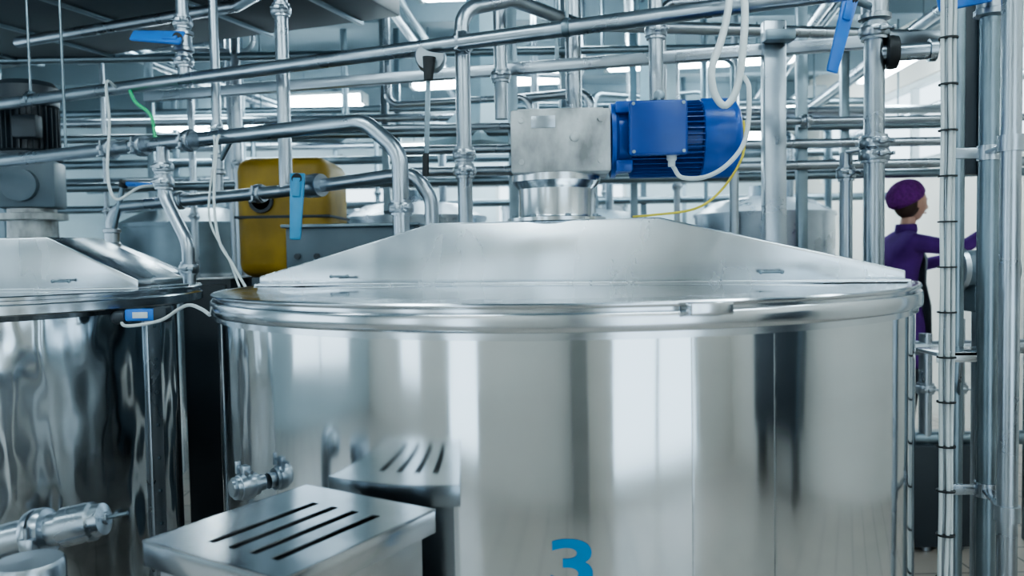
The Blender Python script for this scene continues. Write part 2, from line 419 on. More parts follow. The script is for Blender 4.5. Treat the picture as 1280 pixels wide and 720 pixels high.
# second-row tank (behind the left tank) with its vertical agitator drive
SC = Vector((-2.40, 4.03, 0)); st = empty("stainless_steel_tank")
b = B()
b.lathe([(.2, .30), (.64, .34), (.68, .38), (.68, 1.35), (.74, 1.352), (.74, 1.40), (.72, 1.405), (.0001, 1.41)], SC, M_RIM, 96)
for ang in (45, 135, 225, 315):
    pp = SC + Vector((.5 * math.cos(math.radians(ang)), .5 * math.sin(math.radians(ang)), 0)); b.cyl(pp, pp + Vector((0, 0, .36)), .04, M_PIPE)
b.build("tank_body", st)
bridge(st, SC, 0, -.70, -.35, .35, .70, .26, 1.408, 1.437, 1.59)
e = empty("agitator_gear_motor")
b = B(); c = SC
b.lathe([(.15, 1.59), (.15, 1.60), (.115, 1.605), (.112, 1.70), (.16, 1.705), (.16, 1.735), (.11, 1.74), (.11, 1.76)], c, M_GEAR, 40)
b.box(c + Vector((0, 0, 1.88)), (.27, .25, .24), M_DGREY, Matrix.Rotation(.3, 3, 'Z'), .02)
b.lathe([(.08, 0), (.08, .05), (.06, .055)], c + Vector((.02, -.11, 1.87)), M_DGREY, 24, (.2, -1, 0))
b.lathe([(.15, 2.0), (.15, 2.02)], c, M_DGREY, 40)
b.build("gearbox_housing", e)
b = B()
b.lathe([(.15, 2.02), (.15, 2.035), (.115, 2.05), (.115, 2.26), (.135, 2.265), (.14, 2.27), (.14, 2.36), (.12, 2.385), (.0001, 2.39)], c, M_DARK, 40)
for k in range(28):
    a = 2 * math.pi * k / 28; d = Vector((math.cos(a), math.sin(a), 0))
    b.bar(c + d * .126 + Vector((0, 0, 2.05)), c + d * .126 + Vector((0, 0, 2.26)), .004, .026, M_DARK, up=d, bev=0)
b.box(c + Vector((.07, -.13, 2.15)), (.12, .06, .11), M_DARK, None, .01)
b.build("motor_body", e)

# ------------------------------------------------------------------ vented steel box in front
def ventbox():
    b = B(); A = Vector((-.62, 1.306, 0)); u = Vector((.193, .311, 0)); L = u.length; u.normalize(); w = Vector((u.y, -u.x, 0)); W = .33
    R = Matrix((u, -w, Vector((0, 0, 1)))).transposed(); zt = 1.035; t = .004
    C = lambda a, c, z: A + u * a + w * c + Vector((0, 0, z))
    sl0, sl1 = .05, .285; n = 4; sw = .018; first = .10; step = .050
    b.box(C(sl0 / 2, W / 2, zt - t / 2), (sl0, W, t), M_BOX, R, 0)
    b.box(C((sl1 + L) / 2, W / 2, zt - t / 2), (L - sl1, W, t), M_BOX, R, 0)
    edges = [0]
    for k in range(n): edges += [first + k * step, first + k * step + sw]
    edges.append(W)
    for k in range(0, len(edges), 2):
        c0, c1 = edges[k], edges[k + 1]
        b.box(C((sl0 + sl1) / 2, (c0 + c1) / 2, zt - t / 2), (sl1 - sl0, c1 - c0, t), M_BOX, R, 0)
    for k in range(n):
        c0 = first + k * step
        for c in (c0, c0 + sw): b.box(C((sl0 + sl1) / 2, c, zt - .006), (sl1 - sl0, .0015, .010), M_BOX, R, 0)
    b.box(C(L / 2, W / 2, zt - .03), (L - .02, W - .02, .003), M_BLACK, R, 0)  # black sheet put under the slots to darken the openings
    for (a, c, sx, sy) in ((L / 2, .002, L, .004), (L / 2, W - .002, L, .004), (.002, W / 2, .004, W), (L - .002, W / 2, .004, W)):
        b.box(C(a, c, zt - .022), (sx, sy, .044), M_BOX, R, .0012)
    for (a, c, sx, sy) in ((L / 2, .02, L - .04, .004), (L / 2, W - .02, L - .04, .004), (.02, W / 2, .004, W - .04), (L - .02, W / 2, .004, W - .04)):
        b.box(C(a, c, .58), (sx, sy, .86), M_BOX, R, 0)
    b.box(C(L / 2, W / 2, .16), (L - .04, W - .04, .01), M_DARK, R, 0)
    for a in (.04, L - .04):
        for c in (.04, W - .04): b.cyl(C(a, c, 0), C(a, c, .17), .018, M_PIPE)
    b.build("vented_steel_box", angle=30)
ventbox()

# ------------------------------------------------------------------ foreground sanitary valve (bottom-left)
b = B()
b.tube([(-1.02, 1.5, 0), (-1.02, 1.5, .962), (-.80, 1.5, 1.005)], .031, M_PIPE, .075, 28)
d = (.22, 0, .043)
b.lathe([(.031, -.022), (.043, -.018), (.046, -.010), (.046, -.003), (.038, -.002), (.038, .002), (.046, .003), (.046, .010), (.043, .018), (.031, .022)], (-.905, 1.5, .984), M_PIPE, 32, d)
b.box((-.90, 1.455, .975), (.028, .022, .03), M_PIPE, None, .005); b.cyl((-.90, 1.45, .94), (-.90, 1.45, 1.01), .005, M_PIPE, seg=10)
b.lathe([(.030, -.04), (.037, -.037), (.037, .020), (.031, .024), (.030, .040), (.012, .044), (.012, .05)], (-.822, 1.5, 1.001), M_PIPE, 32, d)
b.cyl((-.775, 1.5, 1.011), (-.737, 1.5, 1.019), .004, M_PIPED, seg=8)
b.lathe([(.05, 0.0), (.05, .94), (.056, .943), (.056, .985), (.052, .992), (.0001, .994)], (-.83, 1.34, 0), M_PIPE, 36)
b.tube([(-.83, 1.34, .80), (-.95, 1.44, .80), (-1.02, 1.5, .80)], .02, M_PIPE)
b.lathe([(.07, 0), (.07, .015), (.035, .02), (.035, .1)], (-1.02, 1.5, 0), M_PIPE, 24)
b.build("sanitary_valve_fitting")

b = B()  # solid fitting stands in for a clamp's reflection in the tank wall
p0 = TC + Vector((-.70, -.70, 1.0)) 
b.tube([p0, p0 + Vector((-.055, -.05, 0))], .018, M_PIPE)
b.clamp(p0 + Vector((-.03, -.03, 0)), (-1, -1, 0), .019, nut=(0, 0, 1))
b.build("clamp_reflection_stand_in", tank)

# ------------------------------------------------------------------ pipes
def pipes(name, items, fn=None):
    b = B()
    for it in items: b.tube(it[0], it[1], it[2] if len(it) > 2 else M_PIPE, it[3] if len(it) > 3 else None)
    if fn: fn(b)
    return b.build(name)

def f(b):
    b.clamp((-.16, 2.90, 2.255), (3.18, -1.33, 0), .027)
    for x, y in ((-2.2, 3.72), (.2, 2.715), (1.3, 2.26)):
        b.cyl((x, y, 2.27), (x, y, 3.55), .006, M_PIPED, seg=8); b.lathe([(.03, -.012), (.033, 0), (.03, .012)], (x, y, 2.25), M_PIPED, 20, (3.18, -1.33, 0))
pipes("overhead_product_pipe", [([(-3.6, 4.31, 2.24), (-2.39, 3.80, 2.24), (.79, 2.47, 2.25), (1.9, 2.01, 2.25)], .027)], f)
def f(b):
    d = (1.84, -.91, 0)
    for t in (.38, .47, .60): b.clamp((-2.34 + 1.84 * t, 3.66 - .91 * t, 1.955), d, .028)
    b.clamp((-.375, 2.75, 1.66), (0, 0, 1), .028)
    b.cyl((-1.9, 3.45, 1.97), (-1.9, 3.45, 3.55), .006, M_PIPED, seg=8)
    b.lathe([(.05, 1.403), (.05, 1.42), (.03, 1.425)], (-.375, 2.75, 0), M_PIPE, 24)
pipes("product_pipe", [([(-3.4, 4.18, 1.95), (-2.34, 3.66, 1.955), (-.50, 2.79, 1.962), (-.375, 2.75, 1.85), (-.375, 2.75, 1.405)], .028, M_PIPE, .11)], f)
def f(b):
    b.clamp((-1.05, 3.36, 1.765), (1, -.4, 0), .026); b.clamp((-1.45, 3.53, 1.755), (1, -.4, 0), .026); b.clamp((-.80, 3.21, 1.78), (1, -.6, 0), .03)
    b.lathe([(.045, -.03), (.048, 0), (.045, .03)], (-.77, 3.19, 1.78), M_PIPE, 24, (1, -.6, 0))
pipes("product_pipe", [([(-1.84, 3.70, 1.405), (-1.84, 3.70, 1.74), (-.93, 3.30, 1.77), (-.35, 2.95, 1.80), (-.29, 2.95, 1.70), (-.29, 2.95, 1.405)], .026, M_PIPE, .09)], f)
def f(b):
    b.clamp((-1.37, 3.18, 1.86), (0, 0, 1), .026); b.clamp((-1.37, 3.18, 1.80), (0, 0, 1), .026); b.clamp((-1.25, 3.10, 1.46), (0, 0, 1), .024)
pipes("bypass_pipe", [([(-1.37, 3.18, 1.94), (-1.37, 3.18, 1.75), (-1.25, 3.10, 1.56), (-1.25, 3.10, 1.405)], .024, M_PIPE, .12)], f)
pipes("riser_pipe", [([(-1.25, 3.45, 1.77), (-1.25, 3.45, 3.55)], .019)], lambda b: (b.clamp((-1.25, 3.45, 2.05), (0, 0, 1), .019),))
pipes("riser_pipe", [([(-.92, 3.30, 1.77), (-.92, 3.30, 2.62), (-1.25, 3.75, 2.66), (-2.6, 4.3, 2.66)], .027)], lambda b: (b.clamp((-.92, 3.30, 2.5), (0, 0, 1), .027),))
pipes("riser_pipe", [([(-1.35, 3.372, 2.25), (-1.35, 3.372, 3.55)], .026)], lambda b: (b.clamp((-1.35, 3.372, 2.32), (0, 0, 1), .026), b.clamp((-1.35, 3.372, 2.48), (0, 0, 1), .026)))
def f(b):
    b.clamp((-.165, 2.93, 1.86), (0, 0, 1), .027); b.clamp((-.165, 2.93, 1.80), (0, 0, 1), .027)
    b.lathe([(.05, 1.403), (.05, 1.42), (.03, 1.425)], (-.165, 2.93, 0), M_PIPE, 24)
pipes("riser_pipe", [([(-.165, 2.93, 1.405), (-.165, 2.93, 2.38), (.02, 3.05, 2.45), (.3, 3.4, 2.45), (2.2, 3.9, 2.5)], .027, M_PIPE, .09)], f)
pipes("riser_pipe", [([(-.03, 3.2, 2.03), (-.03, 3.2, 3.55)], .026)], lambda b: (b.clamp((-.03, 3.2, 2.2), (0, 0, 1), .026),))
pipes("riser_pipe", [([(.29, 3.6, 1.5), (.29, 3.6, 3.55)], .036)])
pipes("riser_pipe", [([(.53, 2.9, 2.04), (.53, 2.9, 3.55)], .026)], lambda b: (b.clamp((.53, 2.9, 2.28), (0, 0, 1), .026),))
def f(b):
    for z in (1.84, 1.80): b.clamp((1.20, 2.65, z), (0, 0, 1), .032)
    b.clamp((1.20, 2.65, 2.20), (0, 0, 1), .032)
    b.lathe([(.03, -.02), (.052, -.016), (.055, 0), (.052, .016), (.03, .02)], (1.25, 2.637, 2.13), M_BLACK, 28, (1, -.2, 0))
    b.lathe([(.028, -.012), (.036, -.01), (.036, .012), (.024, .012), (.024, 0)], (1.37, 2.615, 2.13), M_PIPE, 28, (1, -.2, 0))
pipes("riser_pipe", [([(1.20, 2.65, 0), (1.20, 2.65, 3.55)], .032), ([(1.20, 2.65, 2.13), (1.37, 2.615, 2.13)], .028)], f)
def f(b):
    b.clamp((1.145, 2.74, 1.75), (0, 0, 1), .021)
    b.bar((1.14, 2.72, 1.82), (1.22, 2.66, 1.82), .05, .01, M_PIPE, up=(0, 0, 1))
pipes("riser_pipe", [([(1.145, 2.74, 0), (1.145, 2.74, 1.82)], .021)], f)
def f(b):
    for z in (.82, 1.75):
        b.lathe([(.03, -.02), (.03, .02)], (1.31, 2.2, z), M_PIPE, 24); b.lathe([(.03, -.02), (.03, .02)], (1.245, 2.0, z), M_PIPE, 24)
        b.bar((1.31, 2.2, z), (1.245, 2.0, z), .03, .01, M_PIPE, up=(0, 0, 1))
        b.bar((1.31, 2.2, z), (1.20, 2.2, z), .03, .008, M_PIPE, up=(0, -1, 0))
pipes("riser_pipe", [([(1.31, 2.2, 0), (1.31, 2.2, 3.55)], .025, M_PIPED), ([(1.245, 2.0, 0), (1.245, 2.0, 3.55)], .024, M_PIPE)], f)
b = B()
b.cyl((1.155, 2.13, 0), (1.155, 2.13, 3.55), .011, M_PIPE)
for k, (dx, dy) in enumerate(((-.014, -.010), (.0, -.018), (.014, -.010))):
    b.spline([(1.155 + dx + random.uniform(-.003, .003), 2.13 + dy, z * .2) for z in range(0, 18)], .0055, M_WHITEC, 8)
for z in range(1, 26): b.lathe([(.024, 0), (.024, .004)], (1.155, 2.122, z * .12), M_BLACK, 14)
b.build("cable_conduit_pole")
b = B()
b.box((1.56, 2.75, 2.05), (.13, .04, .62), M_DARK, None, .004); b.cyl((1.50, 2.70, 0), (1.50, 2.70, 3.55), .024, M_PIPED)
b.cyl((1.60, 2.72, 0), (1.60, 2.72, 3.55), .018, M_PIPED)
b.build("pipe_bracket_plate")
b = B()
b.cyl((1.66, 3.0, 1.41), (1.86, 3.0, 1.41), .07, M_DGREY); b.lathe([(.085, 0), (.085, .02)], (1.66, 3.0, 1.41), M_PIPE, 28, (1, 0, 0)); b.lathe([(.085, 0), (.085, .02)], (1.84, 3.0, 1.41), M_PIPE, 28, (1, 0, 0))
b.box((1.76, 3.0, 1.30), (.10, .10, .1), M_DGREY, None, .01); b.cyl((1.76, 3.0, 0), (1.76, 3.0, 1.28), .03, M_PIPE)
b.build("inline_pump_housing")
b = B()
b.box((1.44, 2.55, 1.16), (.24, .14, .012), M_BRIDGE, None, .002); b.bar((1.50, 2.68, 1.0), (1.42, 2.52, 1.155), .02, .006, M_PIPE, up=(1, 0, 0))
b.box((1.44, 2.482, 1.15), (.24, .004, .03), M_BRIDGE, None, .001)
b.build("wall_bracket_shelf")
b = B()
b.box((1.01, 3.08, 1.18), (.085, .05, 2.36), M_PIPE, None, .006); b.box((1.01, 3.08, .006), (.16, .12, .012), M_PIPE, None, .002)
b.box((1.01, 3.02, 2.29), (.11, .06, .04), M_PIPED, None, .004)
b.build("steel_support_post")
b = B()
b.bar((-1.7, 3.79, 2.26), (1.6, 2.95, 2.26), .045, .045, M_PIPE, up=(0, 0, 1), bev=.005)
for x, y in ((-1.5, 3.74), (.2, 3.306)): b.cyl((x, y, 2.28), (x, y, 3.55), .008, M_PIPED, seg=8)
b.build("steel_support_rail")

# ------------------------------------------------------------------ valves with handles
def valve(name, p, d, r, h0, h1, hw, mat, up=(0, -1, 0)):
    b = B(); p = Vector(p); h0 = Vector(h0); h1 = Vector(h1)
    b.lathe([(r, -.045), (r * 1.5, -.04), (r * 1.5, -.026), (r * 1.25, -.022), (r * 1.25, .022), (r * 1.5, .026), (r * 1.5, .04), (r, .045)], p, M_PIPE, 28, d)
    b.cyl(p, h0, .011, M_PIPED, seg=14)
    b.lathe([(.02, -.012), (.02, .012)], h0, M_BLACK, 16, (h0 - p))
    b.bar(h0 - (h1 - h0) * .1, h1, hw, .014, mat, up=up, bev=.006, taper=.72)
    b.bar(h0 - (h1 - h0) * .02, h0 + (h1 - h0) * .3, hw * .55, .03, mat, up=up, bev=.006)
    return b.build(name)
valve("butterfly_valve", (-.82, 3.225, 1.775), (1, -.6, 0), .028, (-.825, 3.12, 1.80), (-.835, 3.10, 1.565), .060, M_HANDLE2)
valve("butterfly_valve", (-1.35, 3.372, 2.40), (0, 0, 1), .028, (-1.33, 3.27, 2.39), (-1.53, 3.30, 2.41), .07, M_HANDLE, up=(0, -.8, .5))
valve("butterfly_valve", (1.20, 2.65, 2.28), (0, 0, 1), .034, (1.07, 2.53, 2.27), (1.0, 2.50, 2.04), .05, M_HANDLE)
valve("butterfly_valve", (1.31, 2.2, 2.16), (0, 0, 1), .027, (1.25, 2.12, 2.16), (1.135, 2.14, 2.135), .06, M_HANDLE)
valve("butterfly_valve", (-1.25, 3.45, 1.90), (0, 0, 1), .02, (-1.16, 3.40, 2.02), (-1.0, 3.40, 2.03), .018, M_PIPE, up=(0, -1, 0))
b = B(); b.sphere((-.985, 3.40, 2.035), .028, M_HANDLE); b.build("valve_knob", None)
bpy.data.objects["valve_knob"].parent = bpy.data.objects["butterfly_valve.004"]
valve("butterfly_valve", (-1.84, 3.70, 1.60), (0, 0, 1), .026, (-1.74, 3.62, 1.84), (-1.55, 3.62, 1.83), .022, M_HANDLE)
b = B()
b.lathe([(.05, -.03), (.055, -.02), (.055, .02), (.05, .03)], (-.28, 2.93, 2.21), M_PIPE, 24, (0, -1, 0))
b.cyl((-.28, 2.88, 2.20), (-.285, 2.88, 2.12), .024, M_BLACK, .016); b.bar((-.285, 2.88, 2.13), (-.30, 2.88, 1.80), .018, .008, M_PIPED)
b.cyl((-.30, 2.88, 1.86), (-.302, 2.88, 1.78), .012, M_BLACK)
b.build("lever_valve")
b = B()
b.box((-1.105, 2.38, 1.335), (.085, .04, .035), M_HANDLE, Matrix.Rotation(.1, 3, 'Z'), .005)
b.box((-1.045, 2.385, 1.335), (.04, .045, .045), M_DARK, None, .005); b.lathe([(.016, 0), (.02, .01), (.02, .03), (.012, .04)], (-1.15, 2.375, 1.33), M_DARK, 16, (-1, 0, -.1))
b.box((-1.10, 2.358, 1.335), (.045, .003, .018), M_WHITEC, None, .001)
b.spline([(-1.17, 2.38, 1.32), (-1.13, 2.34, 1.305), (-1.03, 2.33, 1.32), (-.96, 2.30, 1.355), (-.90, 2.23, 1.37), (-.84, 2.16, 1.362), (-.80, 2.11, 1.35)], .005, M_WHITEC)
b.build("sensor_connector")
b = B()
b.spline([(-1.69, 3.49, 2.24), (-1.68, 3.38, 2.24), (-1.61, 3.25, 2.05), (-1.60, 3.2, 1.84), (-1.57, 3.2, 1.74), (-1.50, 3.25, 1.79), (-1.45, 3.3, 1.80)], .006, M_WHITEC)
b.spline([(-1.09, 3.03, 1.96), (-1.09, 3.0, 1.92), (-1.07, 2.9, 1.71), (-1.02, 2.8, 1.56), (-.96, 2.75, 1.48), (-.90, 2.7, 1.40)], .005, M_WHITEC)
b.spline([(-1.11, 3.03, 1.96), (-1.10, 3.0, 1.88), (-1.09, 2.9, 1.65), (-.99, 2.8, 1.5), (-.92, 2.70, 1.40)], .004, M_WHITEC)
b.spline([(-1.62, 3.46, 2.22), (-1.57, 3.40, 2.16), (-1.50, 3.38, 2.10), (-1.47, 3.35, 1.99)], .007, M_GRN)
b.build("hanging_cables")

# ------------------------------------------------------------------ mid background machines
b = B()
b.box((-1.14, 4.25, 1.70), (.47, .5, .60), M_YEL, None, .07, None, 4)
b.box((-1.14, 4.25, 1.70), (.476, .506, .014), M_DARK, None, .002)
b.lathe([(.0001, .0), (.045, .0), (.045, .012), (.06, .014), (.062, .0)], (-1.24, 3.995, 1.78), M_DARK, 28, (0, -1, 0))
b.box((-1.03, 3.99, 1.85), (.08, .02, .07), M_DARK, None, .005)
b.box((-1.14, 4.25, .70), (.36, .4, 1.40), M_DGREY, None, .01)
b.build("yellow_pump_drive")
b = B()
b.box((-.66, 3.45, 1.52), (.54, .3, .20), M_DGREY, None, .012); b.box((-.66, 3.45, 1.625), (.57, .33, .014), M_PIPED, None, .003)
b.box((-.66, 3.5, .71), (.40, .22, 1.42), M_DGREY, None, .01)
for x in (-.88, -.8, -.5): b.cyl((x, 3.298, 1.50), (x, 3.285, 1.50), .012, M_DARK)
b.build("grey_equipment_cabinet")
b = B()  # dark block added so the gap between the tanks reads dark
b.box((-1.49, 4.1, .70), (.24, .4, 1.40), M_DARK, None, .01); b.box((-1.49, 3.89, .72), (.2, .02, 1.3), M_DARK, None, .005)
b.box((-1.42, 3.875, .8), (.015, .02, .12), M_PIPE, None, .003)
b.build("dark_gap_block")
def bgtank(x, y, r, z, mat=M_PIPED):
    b = B()
    b.lathe([(r * .3, .3), (r, .42), (r, z - .12), (r * 1.02, z - .12), (r * 1.02, z - .09), (r * .98, z - .085), (r * .7, z), (r * .22, z + .04), (r * .2, z + .12), (r * .0001, z + .12)], (x, y, 0), mat, 48)
    for a in (.8, 2.4, 3.9, 5.5): b.cyl((x + r * .7 * math.cos(a), y + r * .7 * math.sin(a), 0), (x + r * .7 * math.cos(a), y + r * .7 * math.sin(a), .42), .04, mat)
    b.lathe([(r * 1.01, z - .5), (r * 1.015, z - .48), (r * 1.01, z - .46)], (x, y, 0), M_PIPE, 48)
    b.tube([(x + r * .4, y, z), (x + r * .4, y, z + .5), (x + r * .4, y + .3, z + .6)], .03, M_PIPE)
    b.build("storage_tank")
bgtank(1.95, 6.2, .52, 1.86, M_PIPE); bgtank(.55, 6.4, .6, 1.80); bgtank(-.75, 6.3, .55, 1.88, M_PIPE); bgtank(-2.4, 6.2, .6, 1.85)
bgtank(-3.9, 5.2, .55, 1.75); bgtank(-2.1, 8.6, .6, 2.0, M_PIPE); bgtank(.6, 9.0, .7, 2.1, M_PIPE)
b = B()
b.lathe([(.36, 2.20), (.36, 2.24), (.09, 2.50), (.09, 3.55)], (-.18, 5.3, 0), M_CONE, 4)
b.build("extraction_hood", smooth=False)
b = B()
b.lathe([(.45, 2.15), (.45, 2.20), (.12, 2.45), (.12, 3.55)], (1.0, 5.4, 0), M_CONE, 4)
b.build("extraction_hood", smooth=False)
b = B()
b.bar((-3.9, 4.9, 2.86), (-.75, 3.75, 2.86), 1.1, .22, M_DARK, up=(0, 0, 1), bev=.01)
dv = Vector((3.15, -1.15, 0)).normalized(); nv = Vector((-dv.y, dv.x, 0))
for k in range(6):
    c = Vector((-3.7, 4.83, 2.86)) + dv * k * .58
    b.bar(c - nv * .56, c + nv * .56, .03, .25, M_PIPED, up=(0, 0, 1))
for c in ((-3.2, 4.65), (-1.2, 3.9)): b.cyl((c[0], c[1], 2.95), (c[0], c[1], 3.55), .01, M_PIPED, seg=8)
b.build("ventilation_duct")

def rack(name, y, zs, x0, x1, posts, r=.022, mat=M_PIPE, slope=0.0):
    b = B()
    for z in zs:
        b.tube([(x0 + random.uniform(0, .3), y, z), (x1 - random.uniform(0, .3), y + slope, z)], r * random.uniform(.8, 1.2), mat, seg=12)
    for x in posts:
        yy = y + slope * (x - x0) / (x1 - x0) + .05
        b.box((x, yy, ZC / 2), (.05, .04, ZC), M_PIPED, None, .003)
    return b, name
b, n = rack("pipe_rack", 3.95, (2.12, 2.01, 1.905), -.75, 2.9, (.02, 1.45, 2.6)); 
for x in (.05, 1.45): b.clamp((x, 3.95, 2.12), (1, 0, 0), .022)
b.tube([(.75, 3.95, 2.12), (.75, 3.95, 2.7), (1.9, 3.95, 2.75)], .022, M_PIPE); b.tube([(1.1, 3.95, 2.01), (1.1, 3.95, 1.5)], .022, M_PIPE)
b.build(n)
b, n = rack("pipe_rack", 5.0, (2.25, 2.74, 1.95), -4.5, 3.3, (-3.2, -1.7, .35, 2.1), .026, M_PIPED); b.build(n)
b, n = rack("pipe_rack", 5.8, (2.05, 2.48), -4.8, 3.3, (-2.6, -.9, .9), .03, M_PIPE); b.build(n)
b, n = rack("pipe_rack", 7.2, (2.2, 2.35, 2.8, 1.95), -5, 3.4, (-3.0, -1.0, 1.2, 3.0), .035, M_PIPED); b.build(n)
b, n = rack("pipe_rack", 9.2, (2.3, 2.75, 3.05), -5, 3.4, (-4, -2, 0, 2), .04, M_PIPE); b.build(n)
b = B()
for k in range(26):
    x = random.uniform(-3.6, 3.2); y = random.uniform(4.4, 8.5); z0 = random.uniform(1.3, 2.2); z1 = random.choice([2.5, 2.9, 3.55, 3.55])
    r = random.uniform(.015, .03); m = random.choice([M_PIPE, M_PIPED])
    dx = random.choice([-.5, .5, .9, -.9])
    if 1.9 < x < 3.3 and y < 5.8: continue
    b.tube([(x, y, z0 - .9), (x, y, z1 - .05), (x + dx, y + .2, z1 - .05), (x + dx, y + .2, ZC)], r, m, .08, 12)
    b.clamp((x, y, z0 + .3), (0, 0, 1), r, m)
b.build("background_drop_pipes")
b = B()
for (x0, y0, x1, y1, z) in ((-3.0, 4.0, -1.9, 10, 2.95), (1.7, 3.4, 2.9, 10.5, 3.0), (2.2, 3.5, 3.1, 10.5, 2.75), (.6, 4, 1.5, 10, 3.15), (-.9, 4.2, -.5, 10, 3.2), (3.3, 3.6, 3.5, 10.5, 2.6)):
    b.tube([(x0, y0, z), (x1, y1, z)], .035, M_PIPE, seg=12)
    b.tube([(x0 + .09, y0, z + .02), (x1 + .09, y1, z + .02)], .025, M_PIPED, seg=12)
    for t in (.1, .5, .9): b.cyl((x0 + (x1 - x0) * t, y0 + (y1 - y0) * t, z), (x0 + (x1 - x0) * t, y0 + (y1 - y0) * t, ZC), .008, M_PIPED, seg=6)
b.build("ceiling_pipe_run")

# ------------------------------------------------------------------ lamps
def lamp(x0, y0, x1, y1, z):
    b = B(); p0 = Vector((x0, y0, z)); p1 = Vector((x1, y1, z)); d = (p1 - p0).normalized(); n = Vector((-d.y, d.x, 0))
    b.bar(p0 + Vector((0, 0, .06)), p1 + Vector((0, 0, .06)), .19, .03, M_LAMPH, up=(0, 0, 1), bev=.006)
    b.bar(p0 + d * .02, p1 - d * .02, .16, .09, M_LAMPB if y0 > 5 else M_LAMP, up=(0, 0, 1), bev=.02)
    for q in (p0, p1): b.box(q + Vector((0, 0, .01)), (.03, .18, .11), M_LAMPH, Matrix.Rotation(math.atan2(d.y, d.x), 3, 'Z'), .003)
    for t in (.2, .8): b.cyl(p0.lerp(p1, t) + Vector((0, 0, .07)), Vector((*p0.lerp(p1, t).xy, ZC)), .006, M_PIPED, seg=6)
    b.build("fluorescent_lamp")
for a in ((-.91, 7.7, .52, 7.5, 3.12), (.81, 6.7, 2.31, 6.5, 3.04), (-1.2, 8.1, .02, 8.0, 2.55), (-2.2, 8.1, -1.43, 8.0, 3.04), (-3.2, 5.9, -2.0, 5.7, 3.1), (-.9, 9.9, .5, 9.9, 2.95),
          (1.2, 9.5, 2.6, 9.4, 3.1), (-3.9, 9.4, -2.5, 9.4, 3.1), (3.0, 5.6, 3.1, 7.0, 2.95), (2.9, 7.6, 3.0, 9.0, 2.95), (1.2, 8.1, 2.5, 8.0, 2.6), (-3.2, 7.3, -2.0, 7.3, 2.7), (-.6, 5.6, .7, 5.5, 3.3),  # some rear lamps are extras, added to brighten the background
          (-2.2, 1.7, -.8, 1.7, 3.35), (.3, 1.7, 1.7, 1.7, 3.35), (-2.2, -.4, -.8, -.4, 3.35), (.6, -.4, 2.0, -.4, 3.35), (-4.4, .6, -3.0, .6, 3.35), (2.8, -.6, 2.8, .8, 3.3), (2.8, 1.4, 2.8, 2.8, 3.3)):  # unseen lamps, added above and behind the camera to light the scene
    lamp(*a)

b = B()  # unseen dark block, added for the dark patch mirrored in the tank
b.box((3.45, .15, 1.15), (.4, 1.0, 1.5), M_DGREY, None, .01); b.box((3.24, .15, 1.15), (.02, .92, 1.42), M_DARK, None, .005)
for y in (-.25, .55): b.box((3.45, y, .2), (.36, .05, .4), M_DARK, None, .003)
b.build("mirrored_dark_block")
b = B()  # unseen column added to give a dark stripe in the tank's reflection
b.box((.22, -1.2, ZC / 2), (.26, .22, ZC), M_COLUMN, None, .01)
b.build("mirrored_stripe_column", smooth=False)

# ------------------------------------------------------------------ worker
W = empty("worker_woman")
def skin(name, verts, edges, mats, sub=2, root=0):
    me = bpy.data.meshes.new(name); me.from_pydata([v[0] for v in verts], edges, [])
    o = bpy.data.objects.new(name, me); COL.objects.link(o); o.parent = W
    md = o.modifiers.new("skin", 'SKIN'); md.use_smooth_shade = True
    sv = me.skin_vertices[0].data
    for i, v in enumerate(verts):
        r = v[1]; sv[i].radius = (r, r) if not hasattr(r, "__len__") else r
        sv[i].use_root = (i == root)
    s2 = o.modifiers.new("sub", 'SUBSURF'); s2.levels = sub; s2.render_levels = sub
    me.materials.append(mats)
    return o
PZ = .25
V = [((2.43, 5.0, 1.13), (.15, .12)), ((2.42, 5.0, 1.27), (.125, .105)), ((2.43, 5.0, 1.42), (.14, .12)), ((2.44, 5.0, 1.52), (.11, .09)), ((2.46, 5.0, 1.61), (.05, .05)),
     ((2.445, 4.85, 1.52), (.062, .062)), ((2.69, 4.79, 1.475), (.047, .047)), ((2.88, 4.83, 1.585), (.036, .036)),
     ((2.445, 5.15, 1.52), (.062, .062)), ((2.60, 5.20, 1.36), (.047, .047)), ((2.82, 5.10, 1.42), (.036, .036)),
     ((2.43, 4.91, 1.04), (.11, .11)), ((2.44, 4.90, .72), (.11, .11)), ((2.43, 5.09, 1.04), (.11, .11)), ((2.42, 5.10, .72), (.11, .11))]
E = [(0, 1), (1, 2), (2, 3), (3, 4), (3, 5), (5, 6), (6, 7), (3, 8), (8, 9), (9, 10), (0, 11), (11, 12), (0, 13), (13, 14)]
skin("coat_body", V, E, M_COAT)
for s, y in ((0, 4.90), (1, 5.10)):
    skin("leg_%d" % (s + 1), [((2.44, y, .80), .07), ((2.44, y, .62), .058), ((2.42, y, .36), .042), ((2.42, y, PZ + .05), .036), ((2.56, y, PZ + .035), .033)], [(0, 1), (1, 2), (2, 3), (3, 4)], M_TROU)
skin("neck", [((2.455, 5.0, 1.56), .05), ((2.475, 5.0, 1.64), .046), ((2.49, 5.0, 1.72), .05)], [(0, 1), (1, 2)], M_SKIN)
